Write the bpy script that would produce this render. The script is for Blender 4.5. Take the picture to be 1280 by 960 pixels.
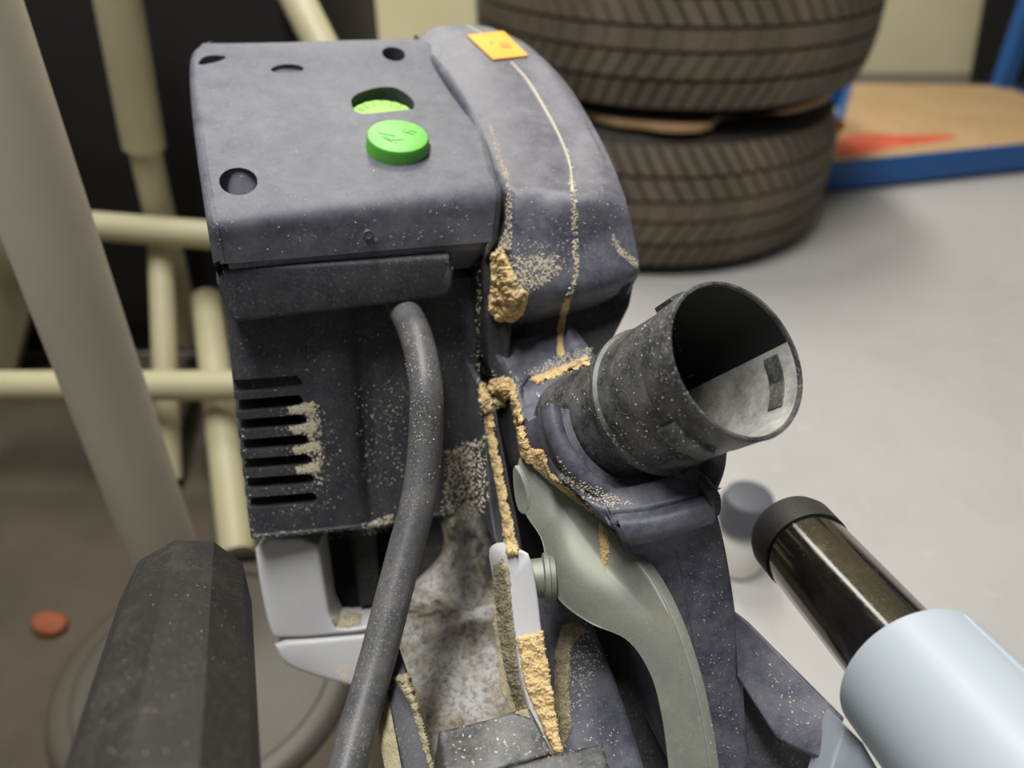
import bpy, bmesh, math, random
import numpy as np
from mathutils import Vector, Matrix
from mathutils import noise as mn

random.seed(4)
SC = bpy.context.scene
COL = SC.collection
for o in list(bpy.data.objects):
    bpy.data.objects.remove(o, do_unlink=True)

# ------------------------------------------------------------------ camera
FPX, PITCH, CAMH = 1000.0, math.radians(35), 0.585
CAM = Vector((0, 0, CAMH))
FW = Vector((0, math.cos(PITCH), -math.sin(PITCH)))
UP = Vector((0, math.sin(PITCH), math.cos(PITCH)))
cd = bpy.data.cameras.new('camera'); co = bpy.data.objects.new('camera', cd); COL.objects.link(co)
co.location = CAM; co.rotation_euler = (math.pi / 2 - PITCH, 0, 0)
cd.sensor_width = 36; cd.lens = 36 * FPX / 1280; cd.clip_start = 0.02
cd.dof.use_dof = True; cd.dof.focus_distance = 0.295; cd.dof.aperture_fstop = 6.5
SC.camera = co

# ------------------------------------------------------------------ world and light
w = bpy.data.worlds.new('world'); SC.world = w; w.use_nodes = True
bg = w.node_tree.nodes['Background']
bg.inputs[0].default_value = (0.97, 0.98, 1.0, 1); bg.inputs[1].default_value = 0.10


def area(name, loc, aim, sx, sy, power, color):
    l = bpy.data.lights.new(name, 'AREA'); l.shape = 'RECTANGLE'; l.size = sx; l.size_y = sy
    l.energy = power; l.color = color
    o = bpy.data.objects.new(name, l); COL.objects.link(o); o.location = loc
    o.rotation_euler = (Vector(aim) - Vector(loc)).to_track_quat('-Z', 'Y').to_euler()
    return o


area('ceiling_strip_light', (-0.30, 0.20, 2.4), (-0.30, 0.20, 0), 0.30, 1.3, 56, (1, 0.995, 0.985))
area('ceiling_strip_light', (-0.15, 1.75, 2.4), (-0.15, 1.75, 0), 0.30, 0.9, 34, (1, 0.96, 0.90))
area('rail_glint_light', (-0.44, 2.19, 1.6), (-0.44, 0, 1.6), 0.20, 1.5, 8, (0.95, 0.98, 1.0))  # unseen light added so the rail carries a bright streak
SC.view_settings.view_transform = 'Standard'; SC.view_settings.look = 'None'
SC.view_settings.exposure = -0.1; SC.view_settings.gamma = 1.0
SC.view_settings.use_curve_mapping = False

# ------------------------------------------------------------------ points
YAW = math.radians(18)
SX = Vector((math.cos(YAW), math.sin(YAW), 0)); SY = Vector((-math.sin(YAW), math.cos(YAW), 0)); SZ = Vector((0, 0, 1))


def ray(px, py):
    return Vector(((px - 640) / FPX, 0, 0)) + UP * (-(py - 480) / FPX) + FW


def P(px, py, d): return CAM + ray(px, py) * d
def PY(px, py, y): r = ray(px, py); return CAM + r * (y / r.y)
def PZ(px, py, z): r = ray(px, py); return CAM + r * ((z - CAMH) / r.z)


# ------------------------------------------------------------------ materials
def lin(c):
    return tuple(((v / 255) / 12.92 if v / 255 <= 0.04045 else ((v / 255 + 0.055) / 1.055) ** 2.4) for v in c) + (1,)


class NT:
    def __init__(s, name):
        s.m = bpy.data.materials.new(name); s.m.use_nodes = True; s.t = s.m.node_tree
        s.b = s.t.nodes['Principled BSDF']; s.tc = s.t.nodes.new('ShaderNodeTexCoord')

    def n(s, kind, **kw):
        x = s.t.nodes.new(kind)
        for k, v in kw.items(): setattr(x, k, v)
        return x

    def link(s, a, b): s.t.links.new(a, b)

    def noise(s, scale, detail=4, rough=0.6, vec=None):
        x = s.n('ShaderNodeTexNoise'); x.inputs['Scale'].default_value = scale
        x.inputs['Detail'].default_value = detail; x.inputs['Roughness'].default_value = rough
        s.link(vec or s.tc.outputs['Object'], x.inputs['Vector']); return x.outputs[0]

    def ramp(s, inp, a, b, lo=0.0, hi=1.0):
        x = s.n('ShaderNodeMapRange'); s.link(inp, x.inputs[0])
        x.inputs[1].default_value = a; x.inputs[2].default_value = b
        x.inputs[3].default_value = lo; x.inputs[4].default_value = hi; return x.outputs[0]

    def math(s, op, a, b):
        x = s.n('ShaderNodeMath', operation=op)
        for i, v in enumerate((a, b)):
            if isinstance(v, (int, float)): x.inputs[i].default_value = v
            else: s.link(v, x.inputs[i])
        return x.outputs[0]

    def mix(s, fac, a, b):
        x = s.n('ShaderNodeMix', data_type='RGBA')
        if isinstance(fac, (int, float)): x.inputs[0].default_value = fac
        else: s.link(fac, x.inputs[0])
        for i, v in ((6, a), (7, b)):
            if isinstance(v, tuple): x.inputs[i].default_value = v
            else: s.link(v, x.inputs[i])
        return x.outputs[2]

    def bump(s, h, strength, dist):
        x = s.n('ShaderNodeBump'); x.inputs['Strength'].default_value = strength
        x.inputs['Distance'].default_value = dist; s.link(h, x.inputs['Height'])
        s.link(x.outputs[0], s.b.inputs['Normal'])


def dusty(name, base, dust, amount=0.5, rough=0.55, specks=0.5, film=0.25, metallic=0.0, scale=1.0, bump=0.15, film_lo=0.42):
    """a plain coloured surface under a film of dust with coarse grains in it"""
    t = NT(name)
    film_m = t.math('MULTIPLY', t.ramp(t.noise(75 * scale, 9, 0.74), film_lo, 0.74), film)
    fine = t.math('MULTIPLY', t.ramp(t.noise(900 * scale, 3, 0.6), 0.52, 0.68), amount)
    fine = t.math('MULTIPLY', fine, t.ramp(t.noise(55 * scale, 3), 0.35, 0.6, 0.25, 1))
    v = t.n('ShaderNodeTexVoronoi'); v.inputs['Scale'].default_value = 420 * scale
    t.link(t.tc.outputs['Object'], v.inputs['Vector'])
    sp = t.ramp(v.outputs['Distance'], 0.22, 0.12)
    sp = t.math('MULTIPLY', sp, t.ramp(t.noise(70 * scale, 3), 0.5, 0.62))
    sp = t.math('MULTIPLY', sp, specks)
    m = t.math('MAXIMUM', t.math('MAXIMUM', film_m, fine), sp)
    t.link(t.mix(m, lin(base), lin(dust)), t.b.inputs['Base Color'])
    t.link(t.math('ADD', t.math('MULTIPLY', m, 0.35), rough), t.b.inputs['Roughness'])
    t.b.inputs['Metallic'].default_value = metallic
    if bump: t.bump(t.noise(1300 * scale, 2), bump, 0.0004)
    return t.m


def plain(name, c, rough=0.5, metallic=0.0, noise=0.0, scale=20, c2=None, bump=0.0, bscale=200, bdist=0.001, coat=0):
    t = NT(name)
    if c2:
        t.link(t.mix(t.ramp(t.noise(scale, 5), 0.35, 0.68), lin(c), lin(c2)), t.b.inputs['Base Color'])
    else:
        t.b.inputs['Base Color'].default_value = lin(c)
    t.b.inputs['Roughness'].default_value = rough; t.b.inputs['Metallic'].default_value = metallic
    t.b.inputs['Coat Weight'].default_value = coat
    if bump: t.bump(t.noise(bscale, 4), bump, bdist)
    return t.m


M = {}
M['cover'] = dusty('dusty_blue_grey_plastic', (64, 65, 77), (170, 170, 176), 0.5, 0.52, 0.45, 0.40, film_lo=0.30)
M['guard'] = dusty('blue_grey_plastic', (66, 66, 82), (178, 178, 180), 0.38, 0.45, 0.4, 0.40, film_lo=0.38)
M['plastic'] = dusty('charcoal_plastic', (50, 51, 58), (150, 148, 140), 0.35, 0.55, 0.6, 0.16)
M['black'] = dusty('black_plastic', (32, 32, 35), (140, 136, 122), 0.3, 0.5, 0.6, 0.14)
M['void'] = plain('cavity_shade_black', (14, 14, 15), 0.8)  # shade of slot and recesses put into a near-black colour
M['rubber'] = dusty('black_rubber', (40, 38, 36), (104, 98, 90), 0.35, 0.6, 0.3, 0.25, film_lo=0.5)
M['cable'] = dusty('cable_rubber', (78, 78, 80), (190, 186, 176), 0.4, 0.42, 0.5, 0.2, scale=1.3)
M['port'] = dusty('port_plastic', (52, 53, 54), (190, 188, 180), 0.5, 0.38, 0.5, 0.4)
M['port_lit_dusty'] = dusty('lit_dusty_port_plastic', (70, 70, 68), (214, 212, 202), 0.8, 0.6, 0.5, 0.9, film_lo=0.25)  # lit part of the port mouth put into the colour, with its dust
M['casting'] = dusty('grey_painted_casting', (196, 196, 196), (170, 155, 120), 0.15, 0.42, 0.2, 0.12, bump=0.05)
M['steel'] = dusty('zinc_steel', (134, 137, 127), (200, 194, 160), 0.3, 0.52, 0.3, 0.25, metallic=0.4, bump=0.05)
M['rail'] = dusty('chromed_rail', (84, 82, 78), (150, 138, 116), 0.35, 0.10, 0.6, 0.3, metallic=0.92, bump=0.02, film_lo=0.5)
M['carriage'] = plain('light_grey_enamel', (172, 181, 189), 0.4, bump=0.15, bscale=900, bdist=0.0003)
M['green'] = plain('green_plastic', (100, 188, 66), 0.45)
M['green_wheel'] = plain('yellow_green_plastic', (134, 206, 48), 0.45)
M['orange'] = plain('orange_sticker', (255, 172, 0), 0.5)
M['orange_ink'] = plain('orange_ink', (232, 140, 0), 0.5)
M['white_pole'] = plain('white_enamel', (166, 158, 140), 0.45, c2=(154, 146, 128), scale=6)
M['foot'] = plain('grey_enamel', (84, 79, 67), 0.5, c2=(76, 71, 60), scale=6)
M['cream_tube'] = plain('cream_enamel', (192, 184, 148), 0.5, c2=(178, 170, 132), scale=6)
M['wall'] = plain('cream_wall', (226, 216, 176), 0.8, c2=(218, 208, 168), scale=3)
M['dark_board'] = plain('dark_brown_board', (22, 19, 16), 0.7)
M['blue'] = plain('blue_powder_coat', (28, 92, 160), 0.45)
M['red'] = plain('red_paint', (206, 66, 44), 0.6, c2=(222, 120, 88), scale=14)
M['card'] = plain('brown_cardboard', (176, 142, 104), 0.8)
M['dust_gold'] = plain('golden_sawdust', (212, 180, 122), 0.95, c2=(230, 208, 158), scale=260, bump=0.8, bscale=1100, bdist=0.0008)
M['dust_grey'] = plain('greyed_sawdust', (150, 140, 112), 0.95, c2=(186, 174, 140), scale=300, bump=0.9, bscale=1000, bdist=0.0009)
M['chips'] = plain('pale_wood_chips', (206, 196, 164), 0.9, c2=(226, 220, 200), scale=900)
M['gold_chips'] = plain('golden_wood_chips', (214, 178, 112), 0.9, c2=(236, 210, 156), scale=900)
M['water'] = plain('cloudy_water', (128, 130, 142), 0.05)
M['shaded_lining'] = plain('shaded_port_lining', (20, 20, 20), 0.6)  # shade in the rest of the port mouth put into the colour
M['bottle'] = plain('white_plastic', (226, 224, 214), 0.45)
M['bottle_cap'] = plain('slate_plastic', (86, 88, 96), 0.5)
M['leaf'] = plain('orange_brown_leaf', (136, 72, 36), 0.7, c2=(116, 58, 28), scale=40)


def tyre_mat():
    t = NT('tyre_rubber')
    d = t.ramp(t.noise(9, 5), 0.35, 0.7)
    t.link(t.mix(d, lin((90, 80, 66)), lin((120, 108, 90))), t.b.inputs['Base Color'])
    t.b.inputs['Roughness'].default_value = 0.75
    return t.m


M['tyre'] = tyre_mat()
M['tyre_dark'] = plain('tyre_groove_rubber', (52, 47, 41), 0.85)


def floor_tone():
    t = NT('grey_concrete')
    a = t.mix(t.ramp(t.noise(2.2, 5), 0.35, 0.68), lin((188, 185, 180)), lin((178, 175, 170)))
    a = t.mix(t.math('MULTIPLY', t.ramp(t.noise(14, 6, 0.7), 0.5, 0.72), 0.25), a, lin((162, 154, 142)))
    a = t.mix(t.math('MULTIPLY', t.ramp(t.noise(60, 4), 0.62, 0.72), 0.3), a, lin((210, 204, 192)))
    t.link(a, t.b.inputs['Base Color']); t.b.inputs['Roughness'].default_value = 0.55
    t.bump(t.noise(120, 4), 0.1, 0.002)
    return t.m


M['floor'] = floor_tone()


def chip_mat():
    t = NT('chipboard')
    a = t.mix(t.ramp(t.noise(7, 4), 0.3, 0.7), lin((192, 160, 116)), lin((176, 142, 98)))
    a = t.mix(t.math('MULTIPLY', t.ramp(t.noise(160, 2), 0.5, 0.65), 0.4), a, lin((220, 198, 160)))
    t.link(a, t.b.inputs['Base Color']); t.b.inputs['Roughness'].default_value = 0.7
    return t.m


M['chipboard'] = chip_mat()


def dirty_cast():
    t = NT('soiled_grey_casting')
    s = t.math('MAXIMUM', t.math('MULTIPLY', t.ramp(t.noise(46, 8, 0.72), 0.47, 0.6), 0.95), t.math('MULTIPLY', t.ramp(t.noise(420, 3), 0.48, 0.62), 0.5))
    a = t.mix(t.ramp(t.noise(60, 4), 0.38, 0.6), lin((176, 174, 168)), lin((134, 122, 98)))
    t.link(t.mix(s, a, lin((44, 42, 38))), t.b.inputs['Base Color'])
    t.b.inputs['Roughness'].default_value = 0.7
    t.bump(t.noise(700, 4), 0.5, 0.0008)
    return t.m


M['dirty'] = dirty_cast()


# ------------------------------------------------------------------ mesh helpers
def empty(name, loc, label=None, cat=None, group=None):
    o = bpy.data.objects.new(name, None); COL.objects.link(o); o.location = loc; o.empty_display_size = 0.02
    tag(o, label, cat, group); return o


def tag(o, label=None, cat=None, group=None, kind=None):
    if label: o['label'] = label
    if cat: o['category'] = cat
    if group: o['group'] = group
    if kind: o['kind'] = kind
    return o


def origin_of(o):
    v = Vector((0, 0, 0))
    while o is not None:
        v = v + o.location; o = o.parent
    return v


def mesh_obj(name, bm, mat, parent=None, smooth=True, ang=40, loc=None):
    """links a bmesh given in world coordinates as one object"""
    bmesh.ops.remove_doubles(bm, verts=bm.verts, dist=1e-7)
    bmesh.ops.recalc_face_normals(bm, faces=bm.faces)
    org = origin_of(parent) if parent else Vector((0, 0, 0))
    if loc is None:
        n = max(1, len(bm.verts)); c = Vector((0, 0, 0))
        for v in bm.verts: c += v.co
        loc = c / n
    for v in bm.verts: v.co -= loc
    for f in bm.faces: f.smooth = smooth
    if smooth:
        for e in bm.edges:
            if len(e.link_faces) == 2 and e.calc_face_angle(0) > math.radians(ang): e.smooth = False
    me = bpy.data.meshes.new(name); bm.to_mesh(me); bm.free()
    for m in (mat if isinstance(mat, (list, tuple)) else [mat]): me.materials.append(m)
    o = bpy.data.objects.new(name, me); COL.objects.link(o)
    if parent: o.parent = parent
    o.location = loc - org
    return o


def bm_join(*bms):
    out = bmesh.new()
    for b in bms:
        me = bpy.data.meshes.new('tmp'); b.to_mesh(me); out.from_mesh(me); bpy.data.meshes.remove(me); b.free()
    return out


def catmull(pts, n):
    """n samples through the given points"""
    a = np.array([tuple(p) for p in pts], float)
    k = len(a)
    if k == 2:
        t = np.linspace(0, 1, n)[:, None]; return a[0] * (1 - t) + a[1] * t
    ext = np.vstack([2 * a[0] - a[1], a, 2 * a[-1] - a[-2]])
    out = []
    for s in np.linspace(0, k - 1, n):
        i = min(int(s), k - 2); t = s - i
        p0, p1, p2, p3 = ext[i], ext[i + 1], ext[i + 2], ext[i + 3]
        out.append(0.5 * ((2 * p1) + (-p0 + p2) * t + (2 * p0 - 5 * p1 + 4 * p2 - p3) * t * t + (-p0 + 3 * p1 - 3 * p2 + p3) * t ** 3))
    return np.array(out)


def dense(grid, nu, nv):
    rows = [catmull(r, nv) for r in grid]
    cols = [catmull([r[j] for r in rows], nu) for j in range(nv)]
    return [[Vector(cols[j][i]) for j in range(nv)] for i in range(nu)]


def outdirs(loop, v):
    """outward directions of a closed loop, perpendicular to v"""
    v = v.normalized(); n = len(loop)
    c = sum(loop, Vector()) / n
    out = []; area_s = 0
    for i in range(n):
        a, b = loop[i] - c, loop[(i + 1) % n] - c
        area_s += a.cross(b).dot(v)
    s = 1 if area_s > 0 else -1
    for i in range(n):
        a, b, d = loop[i - 1], loop[i], loop[(i + 1) % n]
        e1 = (b - a); e2 = (d - b)
        n1 = e1.cross(v); n2 = e2.cross(v)
        if n1.length > 1e-12: n1.normalize()
        if n2.length > 1e-12: n2.normalize()
        m = (n1 + n2)
        if m.length < 1e-9: m = n1
        m.normalize()
        k = 1 / max(0.5, m.dot(n1)) if n1.length > 0 else 1
        out.append(m * s * min(k, 1.6))
    return out


def close_solid(bm, vloop, vec, r, back_scale=1.0, steps=4):
    """walls with a rounded front arris and a flat back, from an open front loop of verts (already inset by r)"""
    loop = [v.co.copy() for v in vloop]; vd = vec.normalized(); od = outdirs(loop, vec)
    prev = vloop; n = len(vloop)
    rings = []
    if r > 0:
        for k in range(1, steps + 1):
            a = math.pi / 2 * k / steps
            rings.append([loop[i] + od[i] * r * math.sin(a) + vd * r * (1 - math.cos(a)) for i in range(n)])
    rings.append([loop[i] + od[i] * r + vec for i in range(n)])
    for ring in rings:
        vs = [bm.verts.new(p) for p in ring]
        for i in range(n):
            j = (i + 1) % n
            try: bm.faces.new((prev[i], prev[j], vs[j], vs[i]))
            except ValueError: pass
        prev = vs
    bm.faces.new(prev)


def slab(grid, vec, r=0.002, nu=24, nv=24):
    """curved panel: a front surface through a grid of points, with thickness"""
    g = dense(grid, nu, nv)
    idx = [(0, j) for j in range(nv)] + [(i, nv - 1) for i in range(1, nu)] + [(nu - 1, j) for j in range(nv - 2, -1, -1)] + [(i, 0) for i in range(nu - 2, 0, -1)]
    loop = [g[i][j] for i, j in idx]
    if r > 0:
        od = outdirs(loop, vec)
        for (i, j), o in zip(idx, od): g[i][j] = g[i][j] - o * r
    bm = bmesh.new()
    V = [[bm.verts.new(p) for p in row] for row in g]
    for i in range(nu - 1):
        for j in range(nv - 1):
            bm.faces.new((V[i][j], V[i][j + 1], V[i + 1][j + 1], V[i + 1][j]))
    close_solid(bm, [V[i][j] for i, j in idx], vec, r)
    return bm


def chaikin(pts, n=1):
    for _ in range(n):
        q = []
        for i in range(len(pts)):
            a, b = Vector(pts[i]), Vector(pts[(i + 1) % len(pts)])
            q += [a * 0.75 + b * 0.25, a * 0.25 + b * 0.75]
        pts = q
    return [Vector(p) for p in pts]


def plate(pts, vec, r=0.001, smooth=1):
    """solid with the given outline as its front face"""
    loop = chaikin([Vector(p) for p in pts], smooth)
    if r > 0:
        od = outdirs(loop, vec); loop = [p - o * r for p, o in zip(loop, od)]
    bm = bmesh.new(); vs = [bm.verts.new(p) for p in loop]
    f = bm.faces.new(vs)
    close_solid(bm, vs, vec, r)
    bmesh.ops.triangulate(bm, faces=[x for x in bm.faces if len(x.verts) > 4])
    return bm


def frame_of(axis):
    axis = axis.normalized(); a = axis.orthogonal().normalized()
    if abs(axis.z) < 0.95: a = (SZ - axis * axis.z).normalized()
    return axis, a, axis.cross(a)


def lathe(org, axis, prof, n=48, cap0=True, cap1=True, shape=None):
    """prof: (distance along the axis, radius)"""
    ax, a, b = frame_of(axis); bm = bmesh.new(); rings = []
    for t, r in prof:
        ring = []
        for k in range(n):
            ph = 2 * math.pi * k / n; rr = r * (shape(ph) if shape else 1)
            ring.append(bm.verts.new(org + ax * t + (a * math.cos(ph) + b * math.sin(ph)) * rr))
        rings.append(ring)
    for r0, r1 in zip(rings, rings[1:]):
        for k in range(n):
            bm.faces.new((r0[k], r0[(k + 1) % n], r1[(k + 1) % n], r1[k]))
    if cap0: bm.faces.new(rings[0])
    if cap1: bm.faces.new(rings[-1])
    return bm


def tube(path, rad, n=16, samples=None):
    pts = [Vector(p) for p in (catmull(path, samples) if samples else path)]
    rads = rad if isinstance(rad, (list, tuple)) else [rad] * len(pts)
    if len(rads) != len(pts):
        rads = list(np.interp(np.linspace(0, 1, len(pts)), np.linspace(0, 1, len(rads)), rads))
    bm = bmesh.new(); rings = []; a = None
    for i, p in enumerate(pts):
        t = (pts[min(i + 1, len(pts) - 1)] - pts[max(i - 1, 0)]).normalized()
        a = (t.orthogonal() if a is None else a - t * a.dot(t)).normalized(); b = t.cross(a)
        rings.append([bm.verts.new(p + (a * math.cos(2 * math.pi * k / n) + b * math.sin(2 * math.pi * k / n)) * rads[i]) for k in range(n)])
    for r0, r1 in zip(rings, rings[1:]):
        for k in range(n): bm.faces.new((r0[k], r0[(k + 1) % n], r1[(k + 1) % n], r1[k]))
    bm.faces.new(rings[0]); bm.faces.new(rings[-1])
    return bm


def boxbm(c, ex, ey, ez, hx, hy, hz, bev=0):
    bm = bmesh.new(); bmesh.ops.create_cube(bm, size=2)
    for v in bm.verts: v.co = Vector(c) + ex * v.co.x * hx + ey * v.co.y * hy + ez * v.co.z * hz
    if bev: bmesh.ops.bevel(bm, geom=bm.edges[:], offset=bev, segments=3, affect='EDGES', profile=0.5)
    return bm


X, Y = Vector((1, 0, 0)), Vector((0, 1, 0))


def aabox(x0, x1, y0, y1, z0, z1, bev=0):
    return boxbm(((x0 + x1) / 2, (y0 + y1) / 2, (z0 + z1) / 2), X, Y, SZ, (x1 - x0) / 2, (y1 - y0) / 2, (z1 - z0) / 2, bev)


def cut(bm, cutters):
    """subtracts the cutters and returns the resulting bmesh"""
    bmesh.ops.recalc_face_normals(bm, faces=bm.faces)
    me = bpy.data.meshes.new('tmp'); bm.to_mesh(me); bm.free(); o = bpy.data.objects.new('tmp', me); COL.objects.link(o)
    cs = []
    for c in cutters:
        bmesh.ops.recalc_face_normals(c, faces=c.faces)
        m2 = bpy.data.meshes.new('tmp'); c.to_mesh(m2); c.free(); k = bpy.data.objects.new('tmp', m2); COL.objects.link(k); cs.append(k)
        md = o.modifiers.new('b', 'BOOLEAN'); md.operation = 'DIFFERENCE'; md.object = k; md.solver = 'EXACT'
    bpy.context.view_layer.update()
    dg = bpy.context.evaluated_depsgraph_get()
    ev = bpy.data.meshes.new_from_object(o.evaluated_get(dg))
    out = bmesh.new(); out.from_mesh(ev)
    for k in cs + [o]: bpy.data.objects.remove(k, do_unlink=True)
    return out


# ================================================================== the room
fl = mesh_obj('floor', aabox(-2.2, 3.2, -1.5, 2.6, -0.05, 0), M['floor'], smooth=False); tag(fl, 'pale grey concrete workshop floor', kind='structure')
wb = mesh_obj('wall_back', aabox(-2.2, 3.2, 2.22, 2.3, 0, 2.6), M['wall'], smooth=False); tag(wb, 'cream back wall behind the tyres', kind='structure')
bb = mesh_obj('baseboard_back', aabox(-2.2, 3.2, 2.205, 2.22, 0, 0.045), plain('grey_skirting', (150, 138, 122), 0.6), smooth=False); tag(bb, 'grey skirting strip along the back wall', kind='structure')

mt = mesh_obj('floor_tone', aabox(-1.25, -0.05, 0.05, 0.90, 0.0, 0.004, 0.001), plain('dark_olive_tone', (78, 70, 55), 0.85, c2=(64, 57, 44), scale=9), smooth=False)  # thin dark sheet added to give the left floor its darker tone
tag(mt, 'dark olive brown tone sheet added over the floor under the tubes', 'mat')
# dark cabinet behind the tubes
cab = empty('cabinet', (-0.68, 1.0, 0), 'low dark brown cabinet behind the cream tube frame', 'cabinet')
mesh_obj('carcass', aabox(-1.15, -0.21, 0.912, 1.35, 0.0, 0.60, 0.004), M['dark_board'], cab)
mesh_obj('door', aabox(-1.145, -0.685, 0.895, 0.911, 0.05, 0.59, 0.003), M['dark_board'], cab)
mesh_obj('door', aabox(-0.679, -0.215, 0.895, 0.911, 0.05, 0.59, 0.003), M['dark_board'], cab)

# leaning pale board at the far left
lb = mesh_obj('board', plate([PY(-120, 112, .868), PY(34, 112, .868), PY(64, 290, .85), PY(12, 490, .83), PY(-120, 490, .83)], Y * 0.015, 0.002, 0),
              plain('dull_cream_board', (146, 136, 106), 0.8)); tag(lb, 'pale cream board leaning on the dark cabinet at far left', 'board')

# ------------------------------------------------------------------ tyres
TC = Vector((0.235, 1.435, 0))
TR, TW = 0.325, 0.225


def rib_mesh(R, z0, z1, slant, npitch, gapfrac, depth):
    """one rib of tread blocks around the tyre; slanted sipes between the blocks"""
    bm = bmesh.new(); 
    for k in range(npitch):
        a0 = 2 * math.pi * k / npitch; a1 = a0 + 2 * math.pi / npitch * (1 - gapfrac)
        rows = []
        for zi in range(3):
            z = z0 + (z1 - z0) * zi / 2; sh = slant * (zi / 2 - 0.5)
            zn = abs((z - TW / 2) / (TW / 2)); Rr = R - 0.026 * zn ** 2.6
            rows.append([(a0 + (a1 - a0) * s + sh, z, Rr) for s in (0, 0.5, 1)])
        def mk(rr): return [[bm.verts.new((math.cos(a) * (r - rr), math.sin(a) * (r - rr), z)) for a, z, r in row] for row in rows]
        o, i = mk(0), mk(depth)
        for p in range(2):
            for q in range(2): bm.faces.new((o[p][q], o[p][q + 1], o[p + 1][q + 1], o[p + 1][q]))
        for q in range(2):
            bm.faces.new((o[0][q], i[0][q], i[0][q + 1], o[0][q + 1])); bm.faces.new((o[2][q], o[2][q + 1], i[2][q + 1], i[2][q]))
            bm.faces.new((o[q][0], o[q + 1][0], i[q + 1][0], i[q][0])); bm.faces.new((o[q][2], i[q][2], i[q + 1][2], o[q + 1][2]))
    return bm


def tyre(loc, rz, label):
    t = empty('tyre', loc, label, 'tyre', 'two stacked tyres')
    R = TR - 0.008
    prof = []
    for k in range(33):     # outer carcass from bottom bead to top bead
        s = k / 32; z = TW * s; zn = abs(2 * s - 1)
        prof.append((z, R - 0.026 * zn ** 2.6 - 0.045 * max(0, zn - 0.86) ** 1.0 / 0.14))
    prof = [(0.03, 0.215), (0.012, 0.24), (0.0, 0.275)] + [(z, r) for z, r in prof if 0.0 <= z <= TW] + [(TW, 0.275), (TW - 0.012, 0.24), (TW - 0.03, 0.215), (TW - 0.03, 0.205), (TW - 0.03, 0.2), (0.03, 0.2)]
    b = lathe(Vector((0, 0, 0)), SZ, prof + [prof[0]], 96, False, False)
    for v in b.verts: v.co += Vector(loc)
    mesh_obj('carcass', b, M['tyre_dark'], t)
    ribs = [(0.022, 0.058, 0.05, 88, 0.2), (0.064, 0.096, 0.06, 80, 0.16), (0.101, 0.127, 0.012, 60, 0.05), (0.132, 0.163, -0.06, 80, 0.18), (0.169, 0.206, -0.07, 88, 0.22)]
    for z0, z1, sl, npc, gp in ribs:
        b = rib_mesh(TR, z0, z1, sl, npc, gp, 0.011)
        bmesh.ops.rotate(b, verts=b.verts, cent=(0, 0, 0), matrix=Matrix.Rotation(rz, 3, 'Z'))
        for v in b.verts: v.co += Vector(loc)
        mesh_obj('tread_rib', b, M['tyre'], t, smooth=True, ang=30)
    return t


tyre(TC + Vector((0, 0, 0)), 0.1, 'lower worn black tyre lying flat on the concrete floor')
tyre(TC + Vector((0.03, 0.01, TW + 0.012)), 0.5, 'upper worn black tyre stacked on the lower tyre')
cb = plate([TC + Vector((math.cos(a) * rr, math.sin(a) * rr, TW + 0.0005)) for a, rr in
            [(-2.2, .25), (-1.9, .285), (-1.75, .285), (-1.62, .302), (-1.42, .30), (-1.28, .25), (-1.0, .25), (-.85, .285), (-.5, .302), (-.3, .30), (0, .2), (1, .1), (2, .1), (3, .2)]], SZ * 0.0095, 0.001, 1)
tag(mesh_obj('cardboard', cb, M['card']), 'tan cardboard sheet squeezed between the two stacked tyres', 'cardboard')
oc = TC + Vector((0.318 * math.cos(-0.25), 0.318 * math.sin(-0.25), 0))
oc = TC + Vector((0.322 * math.cos(-0.35), 0.322 * math.sin(-0.35), 0.176))
tagp = lathe(oc, (CAM - oc).normalized(), [(-0.02, 0.009), (0, 0.011), (0.004, 0.0095), (0.005, 0.005)], 20)
tag(mesh_obj('plastic_cap', tagp, M['orange_ink']), 'small round orange plastic cap at right shoulder of lower tyre', 'cap')

# ------------------------------------------------------------------ blue shelf
BZ = 0.062
fl_, fr_, br_, bl_ = PZ(1036, 203, BZ), PZ(1392, 168, BZ), PZ(1257, 107, BZ), PZ(1066, 104, BZ)
sh = empty('shelving', ((fl_ + fr_) / 2) * 1.0 - Vector((0, 0, BZ)), 'blue steel shelving with low chipboard shelf beside the tyres', 'shelf')
mesh_obj('shelf_board', plate([fl_, fr_, br_, bl_], SZ * -0.014, 0.001, 0), M['chipboard'], sh)
ed = (fr_ - fl_).normalized(); en = Vector((-ed.y, ed.x, 0))


def beam(a, b, h0, h1, th, name='beam'):
    d = (b - a).normalized(); n = Vector((-d.y, d.x, 0)).normalized(); c = (a + b) / 2
    c = Vector((c.x, c.y, (h0 + h1) / 2))
    return mesh_obj(name, boxbm(c, d, n, SZ, (b - a).length / 2, th, (h1 - h0) / 2, 0.002), M['blue'], sh)


beam(fl_ - en * .003, fr_ - en * .003, 0.008, BZ + 0.001, 0.003)
beam(bl_ + en * .004, br_ + en * .004, 0.008, BZ - 0.001, 0.003)
beam(fl_ - ed * .008, bl_ - ed * .008, 0.008, BZ + 0.004, 0.008, 'side_beam')
beam(fr_ + ed * .008, br_ + ed * .008, 0.008, BZ + 0.0, 0.003, 'side_beam')
for p, h in ((br_ - ed * 0.012, 1.2), (bl_ + ed * 0.0 - ed * .028 + en * .03, 0.075), (fr_ + ed * .03, 1.2), (fl_ - ed * .03, 0.07)):
    mesh_obj('upright', boxbm((p.x, p.y, h / 2), ed, en, SZ, 0.018, 0.018, h / 2, 0.002), M['blue'], sh)
sp = []
for px, py in [(1046, 197), (1045, 180), (1056, 167), (1090, 166), (1120, 170), (1165, 168), (1196, 168), (1190, 174), (1150, 180), (1110, 186), (1075, 194)]:
    q = PZ(px, py, BZ + 0.0006); sp.append(q)
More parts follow.
